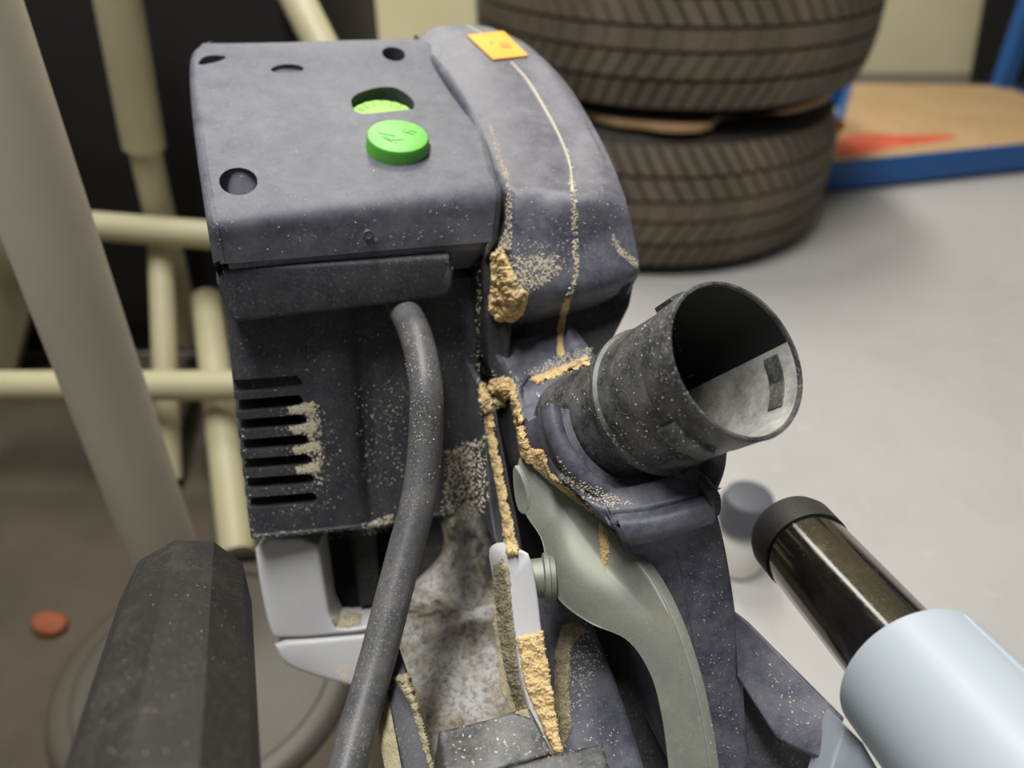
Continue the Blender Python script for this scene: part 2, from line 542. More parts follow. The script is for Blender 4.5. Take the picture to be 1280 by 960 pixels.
mesh_obj('paint_stain', plate(sp, SZ * -0.0008, 0, 2), M['red'], sh)
# black sheet propped behind the shelf
bs = mesh_obj('sheet', plate([PY(1216, 104, 2.17), PY(1245, -60, 2.17), PY(1500, -60, 2.17), PY(1500, 110, 2.17)], Y * 0.02, 0.002, 0), M['dark_board'])
tag(bs, 'black sheet standing against the back wall behind the blue upright', 'sheet')
zmin = min((bs.matrix_basis @ v.co).z for v in bs.data.vertices)
print('sheet zmin', zmin)

# ------------------------------------------------------------------ white pole with round foot
PB = PZ(262, 850, 0.0)
pole = empty('pole_stand', PB, 'thick white steel pole on a round grey foot, left of the saw', 'stand')
mesh_obj('pole', lathe(PB, SZ, [(0.02, 0.023), (0.526, 0.023), (0.529, 0.021)], 40), M['white_pole'], pole)
mesh_obj('foot', lathe(PB, SZ, [(0, 0.118), (0.006, 0.122), (0.012, 0.12), (0.016, 0.114), (0.0165, 0.104), (0.013, 0.100), (0.015, 0.06), (0.022, 0.034), (0.034, 0.026), (0.036, 0.0235)], 72), M['foot'], pole)

# ------------------------------------------------------------------ cream tube frame
tf = empty('tube_frame', PZ(235, 470, 0), 'cream tubular steel frame of crossing rails in front of the dark cabinet', 'frame')


def tb(name, a, b, r, mat='cream_tube'):
    return mesh_obj(name, tube([a, b], r, 24), M[mat], tf)


u0, u1, u2 = PY(140, -40, .815), PY(180, 183, .83), PY(236, 425, .87)
tb('upright_sleeve', u0, u1, .0215)
tb('upright', u1, u2, .0165)
tb('cross_rail', PY(-60, 268, .80), PY(330, 299, .80), .0155)
tb('cross_rail', PY(-60, 482, .66), PY(360, 482, .66), .0155)
tb('leg', PY(200, 292, .83), PZ(212, 600, 0.014), .0135)
tb('leg', PY(258, 372, .82), PZ(297, 693, 0.018), .0170)
tb('brace', PY(352, -40, .88), PY(420, 95, .80), .017)

# bottle, leaf
bq = PZ(918, 702, 0)
bo = empty('bottle', bq, 'small white bottle with slate grey cap on the floor behind the rail', 'bottle')
mesh_obj('body', lathe(bq, SZ, [(0, 0.022), (0.004, 0.026), (0.035, 0.026), (0.05, 0.02), (0.058, 0.013)], 32), M['bottle'], bo)
mesh_obj('cap', lathe(bq, SZ, [(0.053, 0.02), (0.056, 0.0245), (0.078, 0.0245), (0.086, 0.021), (0.088, 0.012)], 32), M['bottle_cap'], bo)
lf = plate([PZ(x, y, 0.012) for x, y in [(34, 776), (44, 764), (66, 760), (84, 768), (82, 782), (66, 792), (44, 790)]], SZ * -0.012, 0.004, 1)
tag(mesh_obj('leaf', lf, M['leaf']), 'curled orange brown leaf on the dark floor at left', 'leaf')

# ================================================================== the mitre saw
saw = empty('mitre_saw', (0.02, 0.16, 0), 'dark blue grey mitre saw seen from behind, caked with sawdust', 'saw')
DOWNIN = (SY * 0.7 - SZ * 0.7)

# ---- top cover
cov_grid = [[(249, 52, .416), (340, 51, .42), (440, 48, .428), (534, 47, .44)],
            [(237, 68, .407), (340, 66, .412), (441, 63, .420), (546, 60, .434)],
            [(236, 110, .388), (350, 108, .397), (460, 106, .405), (578, 108, .418)],
            [(243, 180, .352), (365, 175, .363), (485, 168, .372), (608, 165, .385)],
            [(252, 245, .322), (370, 235, .334), (490, 225, .345), (622, 213, .359)],
            [(257, 278, .312), (380, 263, .324), (500, 251, .336), (630, 240, .351)],
            [(262, 308, .3155), (385, 295, .3275), (505, 283, .3385), (627, 272, .353)],
            [(267, 336, .320), (385, 327, .332), (505, 317, .343), (622, 308, .356)]]
cov = slab([[P(*q) for q in r] for r in cov_grid], DOWNIN * 0.028, 0.0045, 40, 40)
TN = ((P(262, 245, .322) - P(605, 213, .359)).cross(P(440, 48, .428) - P(490, 225, .345))).normalized()
if TN.z < 0: TN = -TN


def on_cover(px, py):
    """point of the cover's top surface seen at a pixel"""
    us = np.linspace(0, 1, 41)
    g = on_cover.g; best = None
    for row in g:
        for p in row:
            r = p - CAM; d = r.dot(FW); x = 640 + r.x / d * FPX; y = 480 - r.dot(UP) / d * FPX
            e = (x - px) ** 2 + (y - py) ** 2
            if best is None or e < best[0]: best = (e, d)
    return P(px, py, best[1])


on_cover.g = dense([[P(*q) for q in r] for r in cov_grid], 90, 90)


def disc_cut(px, py, r, depth, nrm=None, pts=None):
    c = on_cover(px, py); n = nrm or TN
    if pts:
        q = [on_cover(x, y) + n * 0.01 for x, y in pts]
        return plate(q, -n * (0.01 + depth), 0, 1)
    return lathe(c, n, [(-depth, r * 0.93), (0.01, r * 1.03)], 40)


HN = ((CAM - P(297, 227, .33)).normalized() * .75 + TN * .25).normalized()
cutters = [disc_cut(298, 226, 0.0078, 0.009, HN), disc_cut(492, 67, 0.0063, 0.008),
           disc_cut(0, 0, 0, 0.008, pts=[(247, 78), (254, 70), (270, 69), (285, 71), (276, 77), (262, 80), (250, 81)]),
           disc_cut(0, 0, 0, 0.0022, pts=[(336, 86), (350, 80), (372, 81), (382, 86), (372, 91), (345, 92)]),
           disc_cut(0, 0, 0, 0.02, pts=[(437, 127), (444, 119), (460, 111), (477, 108), (494, 110), (508, 116), (518, 125), (518, 136), (508, 138), (470, 140), (446, 142)]),
           disc_cut(498, 183, 0.0150, 0.012)]
covo = mesh_obj('top_cover', cut(cov, cutters), M['cover'], saw, ang=32)
# green lock button and green speed wheel
bc = on_cover(497, 185)
btn = lathe(bc, TN, [(-0.011, 0.0142), (0.0052, 0.0140), (0.0062, 0.0134), (0.0065, 0.0122)], 64)
bo_ = mesh_obj('lock_button', btn, M['green'], covo); bo_['label'] = 'bright green round button'
tx = X - TN * X.dot(TN); tx.normalize(); ty = TN.cross(tx)
ib = []
for x0, y0, x1, y1 in [(-9, 0, -1, -1), (-7, -3, -2, -6), (-2, -2, 0, -7), (2, 3, 2.5, 6), (3, 3, 7, 2), (5, 5, 8, 4), (-3, -5, 3, -3), (3.5, 2.5, 5, 5), (-6, -2, -3, -4.5)]:
    a = bc + TN * 0.0065 + tx * x0 * .001 + ty * y0 * .001; b = bc + TN * 0.0065 + tx * x1 * .001 + ty * y1 * .001
    d = (b - a).normalized(); ib.append(boxbm((a + b) / 2, d, TN.cross(d), TN, (b - a).length / 2, 0.0002, 0.0002))
mesh_obj('embossed_symbol', bm_join(*ib), plain('dark_green_plastic', (88, 170, 58), 0.5), bo_, smooth=False)
wc = on_cover(480, 139) - TN * 0.0075
wheel = lathe(wc, TN, [(-0.006, 0.0165), (0.0035, 0.0165), (0.0045, 0.0155)], 72, shape=lambda p: 1 + 0.02 * (math.sin(p * 18) > 0))
wo = mesh_obj('speed_wheel', wheel, M['green_wheel'], covo, ang=25); wo['label'] = 'bright green speed dial wheel under crescent window'
marks = [boxbm(wc + TN * 0.0046 + (tx * math.cos(a) + ty * math.sin(a)) * 0.0125, tx * math.cos(a) + ty * math.sin(a), -tx * math.sin(a) + ty * math.cos(a), TN, 0.002, 0.0003, 0.0002) for a in np.linspace(0, 2 * math.pi, 18, endpoint=False)]
mesh_obj('dial_marks', bm_join(*marks), plain('dark_green_ink', (96, 180, 44), 0.5), wo, smooth=False)
sc2 = on_cover(492, 67) - TN * 0.0075
mesh_obj('screw', lathe(sc2, TN, [(0, 0.0042), (0.001, 0.004), (0.0016, 0.003), (0.0006, 0.0026), (0.0006, 0.001)], 24), M['black'], covo)
dm = P(460, 293, .334)
mesh_obj('moulded_stud', lathe(dm, (CAM - dm).normalized() * .4 - SY, [(-0.003, 0.0021), (0.0004, 0.0021), (0.0008, 0.0017), (0.0004, 0.0012), (0.0004, 0.0004)], 20), M['cable'], covo)

# ---- housing rim under the cover
band = plate([P(267, 344, .322), P(270, 337, .322), P(300, 336, .325), P(420, 330, .335), P(560, 320, .348), P(568, 323, .349), P(569, 330, .349), P(567, 362, .352), P(560, 371, .353), P(548, 375, .353), P(420, 390, .340), P(304, 404, .330), P(290, 404, .329), P(284, 396, .329)], SY * 0.05, 0.0026, 1)
mesh_obj('housing_rim', band, M['plastic'], saw)
# core of the motor head, between cover and housing
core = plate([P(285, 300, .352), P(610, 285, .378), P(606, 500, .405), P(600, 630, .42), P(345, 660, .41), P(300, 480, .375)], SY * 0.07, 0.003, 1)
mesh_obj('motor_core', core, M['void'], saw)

# ---- motor housing with vents
mg = [[(278, 362, .342), (345, 357, .347), (420, 352, .353), (452, 350, .360), (475, 348, .366), (540, 344, .372), (600, 338, .378)],
      [(286, 430, .347), (355, 426, .352), (425, 420, .358), (452, 418, .366), (475, 416, .369), (540, 410, .375), (601, 404, .382)],
      [(293, 500, .352), (365, 495, .358), (432, 490, .364), (455, 488, .374), (475, 486, .372), (540, 480, .379), (603, 474, .387)],
      [(303, 590, .361), (378, 585, .367), (440, 580, .374), (460, 578, .384), (480, 576, .380), (545, 566, .387), (606, 556, .395)],
      [(314, 678, .370), (390, 671, .376), (448, 665, .383), (468, 663, .389), (488, 660, .388), (548, 650, .395), (609, 640, .402)]]
mot = slab([[P(*q) for q in r] for r in mg], SY * 0.045, 0.0035, 36, 40)
slots = [(278, 377, 470, 484), (282, 379, 494, 508), (286, 384, 518, 531), (290, 386, 543, 556), (293, 390, 567, 580), (297, 393, 591, 604), (302, 396, 615, 628)]
vc = []; CUTD = (SY + FW).normalized()
for i, (x0, x1, y0, y1) in enumerate(slots):
    dd = .3515 + (y0 - 470) * 0.000105
    fr = -0.02; dep = 0.02 + (0.0035 if i == 0 else 0.08)
    y0 -= 1; y1 += 2; h = (y1 - y0); tl = 9
    pts = [(x0 - 22, y0 + tl - 2), (x1 - 5, y0 - 1), (x1, y0 + h * .3), (x1 + 1, y0 + h * .7), (x1 - 4, y1 - 1), (x0 - 22, y1 + tl - 2)]
    base = [P(a, b, dd + (a - x0) * 0.00007) for a, b in pts]
    vc.append(plate([p + CUTD * fr for p in base], CUTD * dep, 0, 0))
moto = mesh_obj('motor_housing', cut(mot, vc), M['plastic'], saw, ang=32)
mesh_obj('vent_rib', plate([P(336, 486, .372), P(342, 486, .372), P(362, 640, .388), P(356, 640, .388)], SY * 0.004, 0.0004, 0), M['black'], moto)

# ---- blade guard
gg = [[(512, 52, .452), (540, 32, .458), (570, 28, .462), (600, 30, .462), (622, 36, .460)],
      [(528, 66, .432), (580, 50, .437), (625, 48, .440), (652, 52, .440), (668, 64, .438)],
      [(553, 92, .415), (610, 84, .419), (658, 90, .421), (690, 92, .421), (706, 100, .420)],
      [(580, 135, .396), (638, 130, .400), (684, 135, .402), (718, 135, .402), (733, 140, .401)],
      [(603, 185, .376), (662, 182, .379), (706, 187, .381), (742, 187, .381), (761, 190, .380)],
      [(625, 228, .357), (676, 224, .360), (715, 228, .361), (755, 226, .361), (782, 240, .361)],
      [(640, 250, .346), (680, 246, .349), (718, 248, .346), (758, 248, .347), (789, 262, .352)],
      [(637, 300, .346), (678, 300, .348), (721, 302, .350), (764, 298, .350), (798, 300, .352)],
      [(640, 362, .346), (680, 362, .348), (721, 357, .350), (766, 348, .351), (803, 334, .352)],
      [(644, 386, .354), (682, 386, .356), (716, 380, .358), (764, 368, .359), (795, 354, .360)]]
gd = slab([[P(*q) for q in r] for r in gg], DOWNIN * 0.03, 0.004, 60, 28)
gdo = mesh_obj('blade_guard', gd, M['guard'], saw)
# rear wall below the guard, dark
rw = plate([P(604, 300, .385), P(640, 240, .385), P(798, 280, .376), P(794, 372, .374), P(770, 420, .374), P(748, 462, .374), P(672, 486, .374), P(655, 480, .376), P(652, 478, .378), P(604, 475, .385)], SY * 0.05, 0.002, 1)
mesh_obj('rear_wall', rw, M['black'], saw)
side = plate([P(602, 300, .358), P(640, 250, .360), P(642, 385, .360), P(638, 470, .366), P(612, 480, .370), P(606, 400, .364)], SY * 0.03, 0.002, 1)
mesh_obj('guard_side', side, M['black'], saw)
# sticker lies on the curved guard
def on_grid(gr):
    def f(px, py):
        best = None
        for row in gr:
            for p in row:
                r = p - CAM; d = r.dot(FW); x = 640 + r.x / d * FPX; y = 480 - r.dot(UP) / d * FPX
                e = (x - px) ** 2 + (y - py) ** 2
                if best is None or e < best[0]: best = (e, d)
        return P(px, py, best[1])
    return f


bpy.context.view_layer.update()


def hit(px, py, only=None):
    """surface point and normal of the scene seen at a pixel"""
    dg = bpy.context.evaluated_depsgraph_get()
    d = ray(px, py).normalized()
    ok, loc, nrm, _, ob, _ = SC.ray_cast(dg, CAM, d, distance=0.75)
    if not ok: return None
    if nrm.dot(d) > 0: nrm = -nrm
    return loc, nrm, ob


def surface_grid(corners, nu, nv, lift):
    """grid over the surface inside a pixel quad: tl tr br bl"""
    out = []
    for i in range(nu):
        row = []
        for j in range(nv):
            s, t = j / (nv - 1), i / (nu - 1)
            a = Vector(corners[0]) * (1 - s) + Vector(corners[1]) * s; b = Vector(corners[3]) * (1 - s) + Vector(corners[2]) * s
            q = a * (1 - t) + b * t; h = hit(q.x, q.y)
            row.append(h[0] + h[1] * lift if h else P(q.x, q.y, .43))
        out.append(row)
    return out


def sheet(g, off):
    bm = bmesh.new(); V = [[bm.verts.new(p) for p in r] for r in g]
    W = [[bm.verts.new(p + off) for p in r] for r in g]; nu, nv = len(g), len(g[0])
    for i in range(nu - 1):
        for j in range(nv - 1):
            bm.faces.new((V[i][j], V[i][j + 1], V[i + 1][j + 1], V[i + 1][j])); bm.faces.new((W[i][j], W[i + 1][j], W[i + 1][j + 1], W[i][j + 1]))
    for j in range(nv - 1):
        bm.faces.new((V[0][j + 1], V[0][j], W[0][j], W[0][j + 1])); bm.faces.new((V[-1][j], V[-1][j + 1], W[-1][j + 1], W[-1][j]))
    for i in range(nu - 1):
        bm.faces.new((V[i][0], V[i + 1][0], W[i + 1][0], W[i][0])); bm.faces.new((V[i + 1][-1], V[i][-1], W[i][-1], W[i + 1][-1]))
    return bm


so = mesh_obj('sticker', sheet(surface_grid([(584, 46), (629, 41), (660, 71), (616, 76)], 8, 8, 0.0010), -SZ * 0.0008), M['orange'], gdo)
so['label'] = 'orange rectangular sticker'
bpy.context.view_layer.update()
for q in ([(612, 52), (615, 52), (616, 55), (613, 55)], [(624, 53), (636, 53), (640, 60), (626, 58)]):
    mesh_obj('print', sheet(surface_grid(q, 3, 3, 0.0003), -SZ * 0.0002), M['orange_ink'], so)

# ---- power cable
cab_path = [P(490, 352, .372), P(500, 378, .362), P(520, 420, .340), P(532, 480, .326), P(532, 550, .324), P(523, 625, .320), P(506, 690, .314), P(488, 760, .306), P(470, 830, .298), P(450, 900, .288), P(430, 975, .276)]
co_ = mesh_obj('power_cable', tube(cab_path, [.0066, .0070, .0070, .0071, .0071, .0070, .0069, .0069], 20, 60), M['cable'], saw)

# ---- grey casting
col_ = plate([P(316, 672, .386), P(396, 672, .386), P(402, 710, .388), P(413, 785, .392), P(440, 786, .393), P(480, 778, .394), P(480, 790, .394), P(345, 801, .390), P(336, 790, .389), P(324, 735, .387)], SY * 0.006 + FW * 0.02, 0.0022, 1)
mesh_obj('casting_column', col_, M['casting'], saw)
low = plate([P(341, 803, .389), P(400, 799, .391), P(480, 791, .394), P(560, 784, .394), P(640, 772, .39), P(640, 880, .39), P(520, 872, .392), P(440, 860, .392), P(395, 848, .391), P(360, 836, .390), P(346, 822, .389)], SY * 0.004 + FW * 0.035, 0.003, 1)
mesh_obj('casting_base', low, M['casting'], saw)
# recess behind, dark with a vertical inner rib
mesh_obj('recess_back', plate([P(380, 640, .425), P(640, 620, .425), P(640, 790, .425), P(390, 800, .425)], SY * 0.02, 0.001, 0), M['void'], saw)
mesh_obj('recess_rib', plate([P(440, 650, .408), P(470, 648, .408), P(478, 755, .412), P(450, 760, .412)], SY * 0.02, 0.002, 0), M['black'], saw)
mesh_obj('recess_rib', plate([P(505, 640, .402), P(556, 636, .402), P(562, 735, .405), P(515, 745, .405)], SY * 0.02, 0.002, 0), M['black'], saw)
# soiled casting floor between cable and blade slot
dg_ = [[(548, 640, .400), (580, 632, .396), (612, 622, .390), (640, 616, .385)],
       [(556, 690, .396), (585, 684, .392), (615, 680, .386), (645, 675, .38)],
       [(520, 738, .388), (565, 738, .386), (610, 734, .380), (650, 730, .374)],
       [(490, 764, .380), (555, 760, .378), (610, 752, .374), (655, 746, .37)],
       [(490, 782, .372), (555, 772, .370), (612, 764, .366), (660, 756, .362)],
       [(492, 830, .366), (550, 824, .362), (612, 820, .358), (665, 812, .354)],
       [(500, 890, .350), (555, 884, .346), (618, 878, .342), (680, 868, .338)],
       [(512, 985, .33), (565, 980, .326), (625, 975, .322), (690, 970, .318)]]
mesh_obj('casting_floor', slab([[P(*q) for q in r] for r in dg_], (SY * .8 - SZ * .6) * 0.02, 0.001, 44, 24), M['dirty'], saw)

# ---- blade slot walls
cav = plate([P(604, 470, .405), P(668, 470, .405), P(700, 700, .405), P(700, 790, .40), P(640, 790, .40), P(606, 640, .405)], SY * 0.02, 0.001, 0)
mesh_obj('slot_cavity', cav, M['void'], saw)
sl = plate([P(601, 478, .357), P(612, 506, .352), P(620, 510, .350), P(625, 540, .348), P(633, 580, .345), P(640, 620, .342), P(649, 660, .338), P(655, 700, .334), P(630, 712, .338), P(614, 660, .350), P(606, 560, .357)], SY * 0.035, 0.001, 1)
mesh_obj('slot_wall', sl, M['plastic'], saw)
sr = plate([P(634, 476, .350), P(648, 476, .348), P(655, 520, .343), P(666, 560, .338), P(682, 590, .334), P(690, 640, .330), P(668, 650, .336), P(652, 580, .343), P(642, 530, .348)], SY * 0.03, 0.001, 1)
mesh_obj('slot_wall', sr, M['plastic'], saw)

# ---- block carrying the dust port
pg = [[(664, 468, .356), (690, 462, .355), (716, 455, .354), (745, 446, .353)],
      [(652, 484, .345), (684, 476, .344), (712, 469, .342), (742, 462, .341)],
      [(650, 505, .340), (684, 500, .338), (712, 496, .336), (740, 490, .335)],
      [(664, 560, .334), (690, 560, .332), (715, 560, .330), (740, 560, .328)],
      [(672, 600, .330), (695, 605, .327), (720, 612, .324), (745, 616, .320)]]
mesh_obj('port_block', slab([[P(*q) for q in r] for r in pg], SY * 0.03, 0.002, 26, 20), M['guard'], saw)

# ---- dust port
rc = P(923, 448, .258)
vr = (CAM - rc).normalized()
ex = (X - vr * X.dot(vr)).normalized(); ey = vr.cross(ex)
if ey.z < 0: ey = -ey
inc = math.radians(47)
PA = (vr * math.cos(inc) + (ex * 0.88 + ey * 0.475).normalized() * math.sin(inc)).normalized()
R1 = 0.0272
prof = [(-0.092, 0.0272), (-0.076, 0.0268), (-0.062, 0.0256), (-0.0475, 0.0250), (-0.0470, 0.0278), (-0.0455, 0.0285), (-0.0435, 0.0285), (-0.0425, 0.0272), (-0.030, 0.0268), (-0.016, 0.0266), (-0.0155, 0.0270), (-0.004, 0.0273), (-0.0008, 0.0276), (0, 0.0272), (0, 0.0262), (-0.002, 0.0257), (-0.05, 0.0243)]
po = mesh_obj('dust_port', lathe(rc, PA, prof, 80, True, False), M['port'], saw, ang=35)
_, pa, pb = frame_of(PA)


def pang(px, py):
    """angle round the port of the direction nearest to a pixel"""
    best = None
    for k in range(360):
        a = math.radians(k); q = rc - PA * 0.02 + (pa * math.cos(a) + pb * math.sin(a)) * R1
        if (pa * math.cos(a) + pb * math.sin(a)).dot(CAM - q) < 0: continue
        r = q - CAM; d = r.dot(FW); e = (640 + r.x / d * FPX - px) ** 2 + (480 - r.dot(UP) / d * FPX - py) ** 2
        if best is None or e < best[0]: best = (e, a)
    return best[1]


def pdir(a): return pa * math.cos(a) + pb * math.sin(a)


def sector(prof, a0, a1, n):
    """part of a ring round the port axis; prof is a closed outline of (distance, radius)"""
    bm = bmesh.new(); rings = []
    for k in range(n + 1):
        a = a0 + (a1 - a0) * k / n
        rings.append([bm.verts.new(rc + PA * t + pdir(a) * r) for t, r in prof])
    m = len(prof)
    for r0, r1 in zip(rings, rings[1:]):
        for k in range(m): bm.faces.new((r0[k], r0[(k + 1) % m], r1[(k + 1) % m], r1[k]))
    bm.faces.new(rings[0]); bm.faces.new(rings[-1])
    return bm


def pin(px, py, t, r):
    """angle whose point at (t, r) lies nearest to a pixel"""
    def e(k):
        q = rc + PA * t + pdir(math.radians(k)) * r - CAM; d = q.dot(FW)
        return (640 + q.x / d * FPX - px) ** 2 + (480 - q.dot(UP) / d * FPX - py) ** 2
    return math.radians(min(range(360), key=e))


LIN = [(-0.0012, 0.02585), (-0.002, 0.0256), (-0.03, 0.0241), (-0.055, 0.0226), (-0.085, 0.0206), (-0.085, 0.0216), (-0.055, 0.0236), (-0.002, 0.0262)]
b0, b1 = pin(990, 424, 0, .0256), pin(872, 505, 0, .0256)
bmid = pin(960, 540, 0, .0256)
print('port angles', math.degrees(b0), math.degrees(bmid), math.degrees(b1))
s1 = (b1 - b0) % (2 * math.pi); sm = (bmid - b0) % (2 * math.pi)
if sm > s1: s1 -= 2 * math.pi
mesh_obj('mouth_lining', sector(LIN, b0, b0 + s1, 40), M['port_lit_dusty'], po, ang=35)['label'] = 'lower half of the mouth coloured pale as lit and dusty'
mesh_obj('mouth_lining', sector(LIN, b0 + s1, b0 + math.copysign(2 * math.pi, s1), 40), M['shaded_lining'], po, ang=35)
l0, l1 = pin(838, 527, -0.017, R1), pin(900, 556, -0.010, R1)
mesh_obj('locking_lug', sector([(-0.0205, R1 - .001), (-0.0200, R1 + .0022), (-0.0185, R1 + .0028), (-0.0135, R1 + .0026), (-0.0125, R1 + .0018), (-0.0120, R1 - .001)], l0, l1, 14), M['port'], po)
a2 = pin(838, 366, -0.013, R1)
mesh_obj('locking_lug', sector([(-0.0185, R1 - .001), (-0.0180, R1 + .0014), (-0.0095, R1 + .0014), (-0.009, R1 - .001)], a2 - .16, a2 + .16, 8), M['port'], po)
w0, w1 = pin(966, 446, -0.010, .0252), pin(950, 506, -0.010, .0252)
mesh_obj('inner_slot', sector([(-0.0125, 0.0250), (-0.0125, 0.0243), (-0.0065, 0.0247), (-0.0065, 0.0254)], w0, w1, 12), M['port'], po)
mesh_obj('mould_mark', tube([rc - PA * 0.030 + pdir(pin(790, 500, -0.030, 0.0268)) * 0.0268 + (PA * math.cos(t) * 0.0036 + PA.cross(pdir(pin(790, 500, -0.030, 0.0268))) * math.sin(t) * 0.0042) - pdir(pin(790, 500, -0.030, 0.0268)) * (0.0042 * math.sin(t)) ** 2 / 0.054 for t in np.linspace(0, 2 * math.pi, 28)], 0.00018, 6), M['cable'], po)

# ---- collar, clip and chute under the port
CARC = [(690, 520), (691, 555), (712, 586), (755, 608), (805, 618), (850, 619)]
best = None
for tt in np.arange(-.098, -.05, .002):
    for rr in np.arange(.024, .036, .0005):
        e = 0
        for px, py in CARC:
            m = 1e9
            for k in range(0, 360, 6):
                q = rc + PA * tt + pdir(math.radians(k)) * rr - CAM; d = q.dot(FW)
                m = min(m, (640 + q.x / d * FPX - px) ** 2 + (480 - q.dot(UP) / d * FPX - py) ** 2)
            e += m
        if best is None or e < best[0]: best = (e, tt, rr)
print('collar fit', best)
ct, cr_ = best[1], best[2]
g0_, g1_, gm_ = pin(693, 508, ct, cr_), pin(862, 618, ct, cr_), pin(712, 586, ct, cr_)
sp_ = (g1_ - g0_) % (2 * math.pi)
if (gm_ - g0_) % (2 * math.pi) > sp_: sp_ -= 2 * math.pi
print('collar', math.degrees(g0_), math.degrees(gm_), math.degrees(g1_))
mesh_obj('port_collar', sector([(ct + .0045 * math.sin(a), cr_ + .0036 * math.cos(a)) for a in np.linspace(0, 2 * math.pi, 14, endpoint=False)], g0_, g0_ + sp_, 40), M['guard'], saw)
mesh_obj('port_neck', sector([(ct - .03, cr_ - .001), (ct - .002, cr_ - .0005), (ct, cr_ - .008), (ct - .03, cr_ - .008)], g0_, g0_ + sp_, 40), M['guard'], saw)
cg = [[(705, 520, .335), (740, 520, .330), (800, 520, .325), (860, 540, .320), (906, 560, .312)],
      [(692, 560, .318), (730, 585, .308), (790, 604, .298), (856, 606, .294), (904, 590, .294)],
      [(698, 590, .305), (734, 612, .296), (790, 628, .288), (850, 626, .285), (900, 610, .287)],
      [(715, 610, .293), (745, 632, .288), (795, 646, .284), (850, 642, .283), (892, 632, .285)],
      [(750, 650, .291), (775, 668, .287), (810, 672, .285), (855, 665, .284), (894, 654, .286)]]
mesh_obj('collar_base', slab([[P(*q) for q in r] for r in cg], SY * 0.04, 0.0015, 30, 30), M['guard'], saw)
clip = slab([[P(764, 640, .284), P(805, 636, .281), P(850, 625, .279), P(893, 612, .281)],
             [P(768, 655, .279), P(808, 651, .276), P(852, 640, .274), P(896, 627, .276)],
             [P(776, 672, .279), P(812, 668, .276), P(855, 656, .274), P(898, 643, .276)],
             [P(784, 684, .283), P(815, 680, .280), P(858, 668, .278), P(897, 653, .280)]], SY * 0.012, 0.002, 16, 20)
co2 = mesh_obj('chute_clip', clip, M['guard'], saw)
mesh_obj('clip_end', plate([P(884, 614, .274), P(896, 611, .275), P(903, 622, .276), P(903, 642, .277), P(895, 650, .277), P(889, 640, .275)], SY * 0.008, 0.001, 1), M['black'], co2)
chg = [[(770, 655, .290), (820, 655, .287), (858, 650, .286), (898, 640, .288)],
       [(790, 720, .296), (838, 715, .293), (874, 712, .292), (912, 705, .294)],
       [(815, 820, .301), (856, 815, .298), (888, 812, .297), (925, 800, .300)],
       [(845, 980, .306), (880, 980, .303), (905, 980, .302), (941, 980, .305)]]
cho = mesh_obj('dust_chute', slab([[P(*q) for q in r] for r in chg], SY * 0.035, 0.002, 24, 20), M['guard'], saw)
bpy.context.view_layer.update()
seam = []
for q in catmull([(846, 690), (856, 740), (866, 800), (876, 880), (884, 958)], 24):
    h = hit(q[0], q[1])
    if h: seam.append(h[0])
mesh_obj('mould_seam', tube(seam, 0.00035, 6), M['cable'], cho)

# ---- riving knife: bent steel plate
KR = [((642, 604), (649, 571)), ((656, 642), (690, 598)), ((677, 676), (722, 624)), ((684, 722), (758, 658)), ((702, 754), (788, 690)), ((738, 780), (815, 724)),
      ((784, 801), (840, 772)), ((812, 842), (861, 830)), ((826, 892), (876, 890)), ((834, 950), (887, 956)), ((837, 996), (890, 996))]
kg = []
for i, (a, b) in enumerate(KR):
    row = []
    for t in (0, .12, .25, .38, .5, .62, .7, .85, 1):
        x, y = a[0] + (b[0] - a[0]) * t, a[1] + (b[1] - a[1]) * t
        bulge = math.exp(-((i - 3.4) / 1.5) ** 2) * max(0, math.cos((t - .28) / .40 * math.pi / 2)) if abs(t - .28) < .40 else 0
        row.append(P(x, y, .322 - .060 * ((x - 640) / 245 * .55 + (y - 572) / 390 * .45) - .0042 * bulge))
    kg.append(row)
mesh_obj('riving_knife', slab(kg, SX * 0.0036 + SY * 0.001, 0.0004, 60, 40), M['steel'], saw)
mesh_obj('knife_lip', plate([P(641, 580, .319), P(648, 590, .317), P(657, 612, .315), P(660, 636, .314), P(654, 645, .315), P(646, 636, .317), P(641, 606, .319)], SX * 0.002, 0.0005, 1), M['steel'], saw)
# bolt between knife and clamp block
bcx = P(683, 722, .305)
mesh_obj('clamp_bolt', bm_join(lathe(bcx, SX + SY * -.25, [(-0.0060, 0.0072), (-0.0015, 0.0075), (-0.001, 0.0092), (0.0008, 0.0096), (0.0012, 0.0085), (0.003, 0.0085)], 36)), M['steel'], saw)
# clamp block: pale casting with its left side caked
ck = plate([P(630, 700, .298), P(638, 690, .297), P(654, 688, .296), P(664, 694, .295), (P(672, 735, .293)), P(678, 790, .290), P(688, 850, .284), P(700, 925, .276), P(706, 960, .272), P(690, 960, .274), P(668, 905, .280), P(652, 850, .285), P(644, 790, .291), P(637, 735, .295)], FW * 0.016 - X * 0.0065, 0.0010, 1)
mesh_obj('clamp_block', ck, M['casting'], saw)

# ---- lower dark guard arm
la = plate([P(686, 790, .330), P(700, 768, .328), P(722, 764, .326), P(742, 782, .324), P(762, 830, .320), P(790, 905, .314), P(815, 990, .306), P(700, 990, .306), P(692, 900, .318)], SY * 0.025, 0.0025, 1)
mesh_obj('lower_guard', la, M['guard'], saw)
mesh_obj('lower_guard_inner', plate([P(700, 740, .345), P(800, 760, .335), P(850, 800, .33), P(860, 990, .322), P(740, 990, .325)], SY * 0.02, 0.002, 0), M['black'], saw)

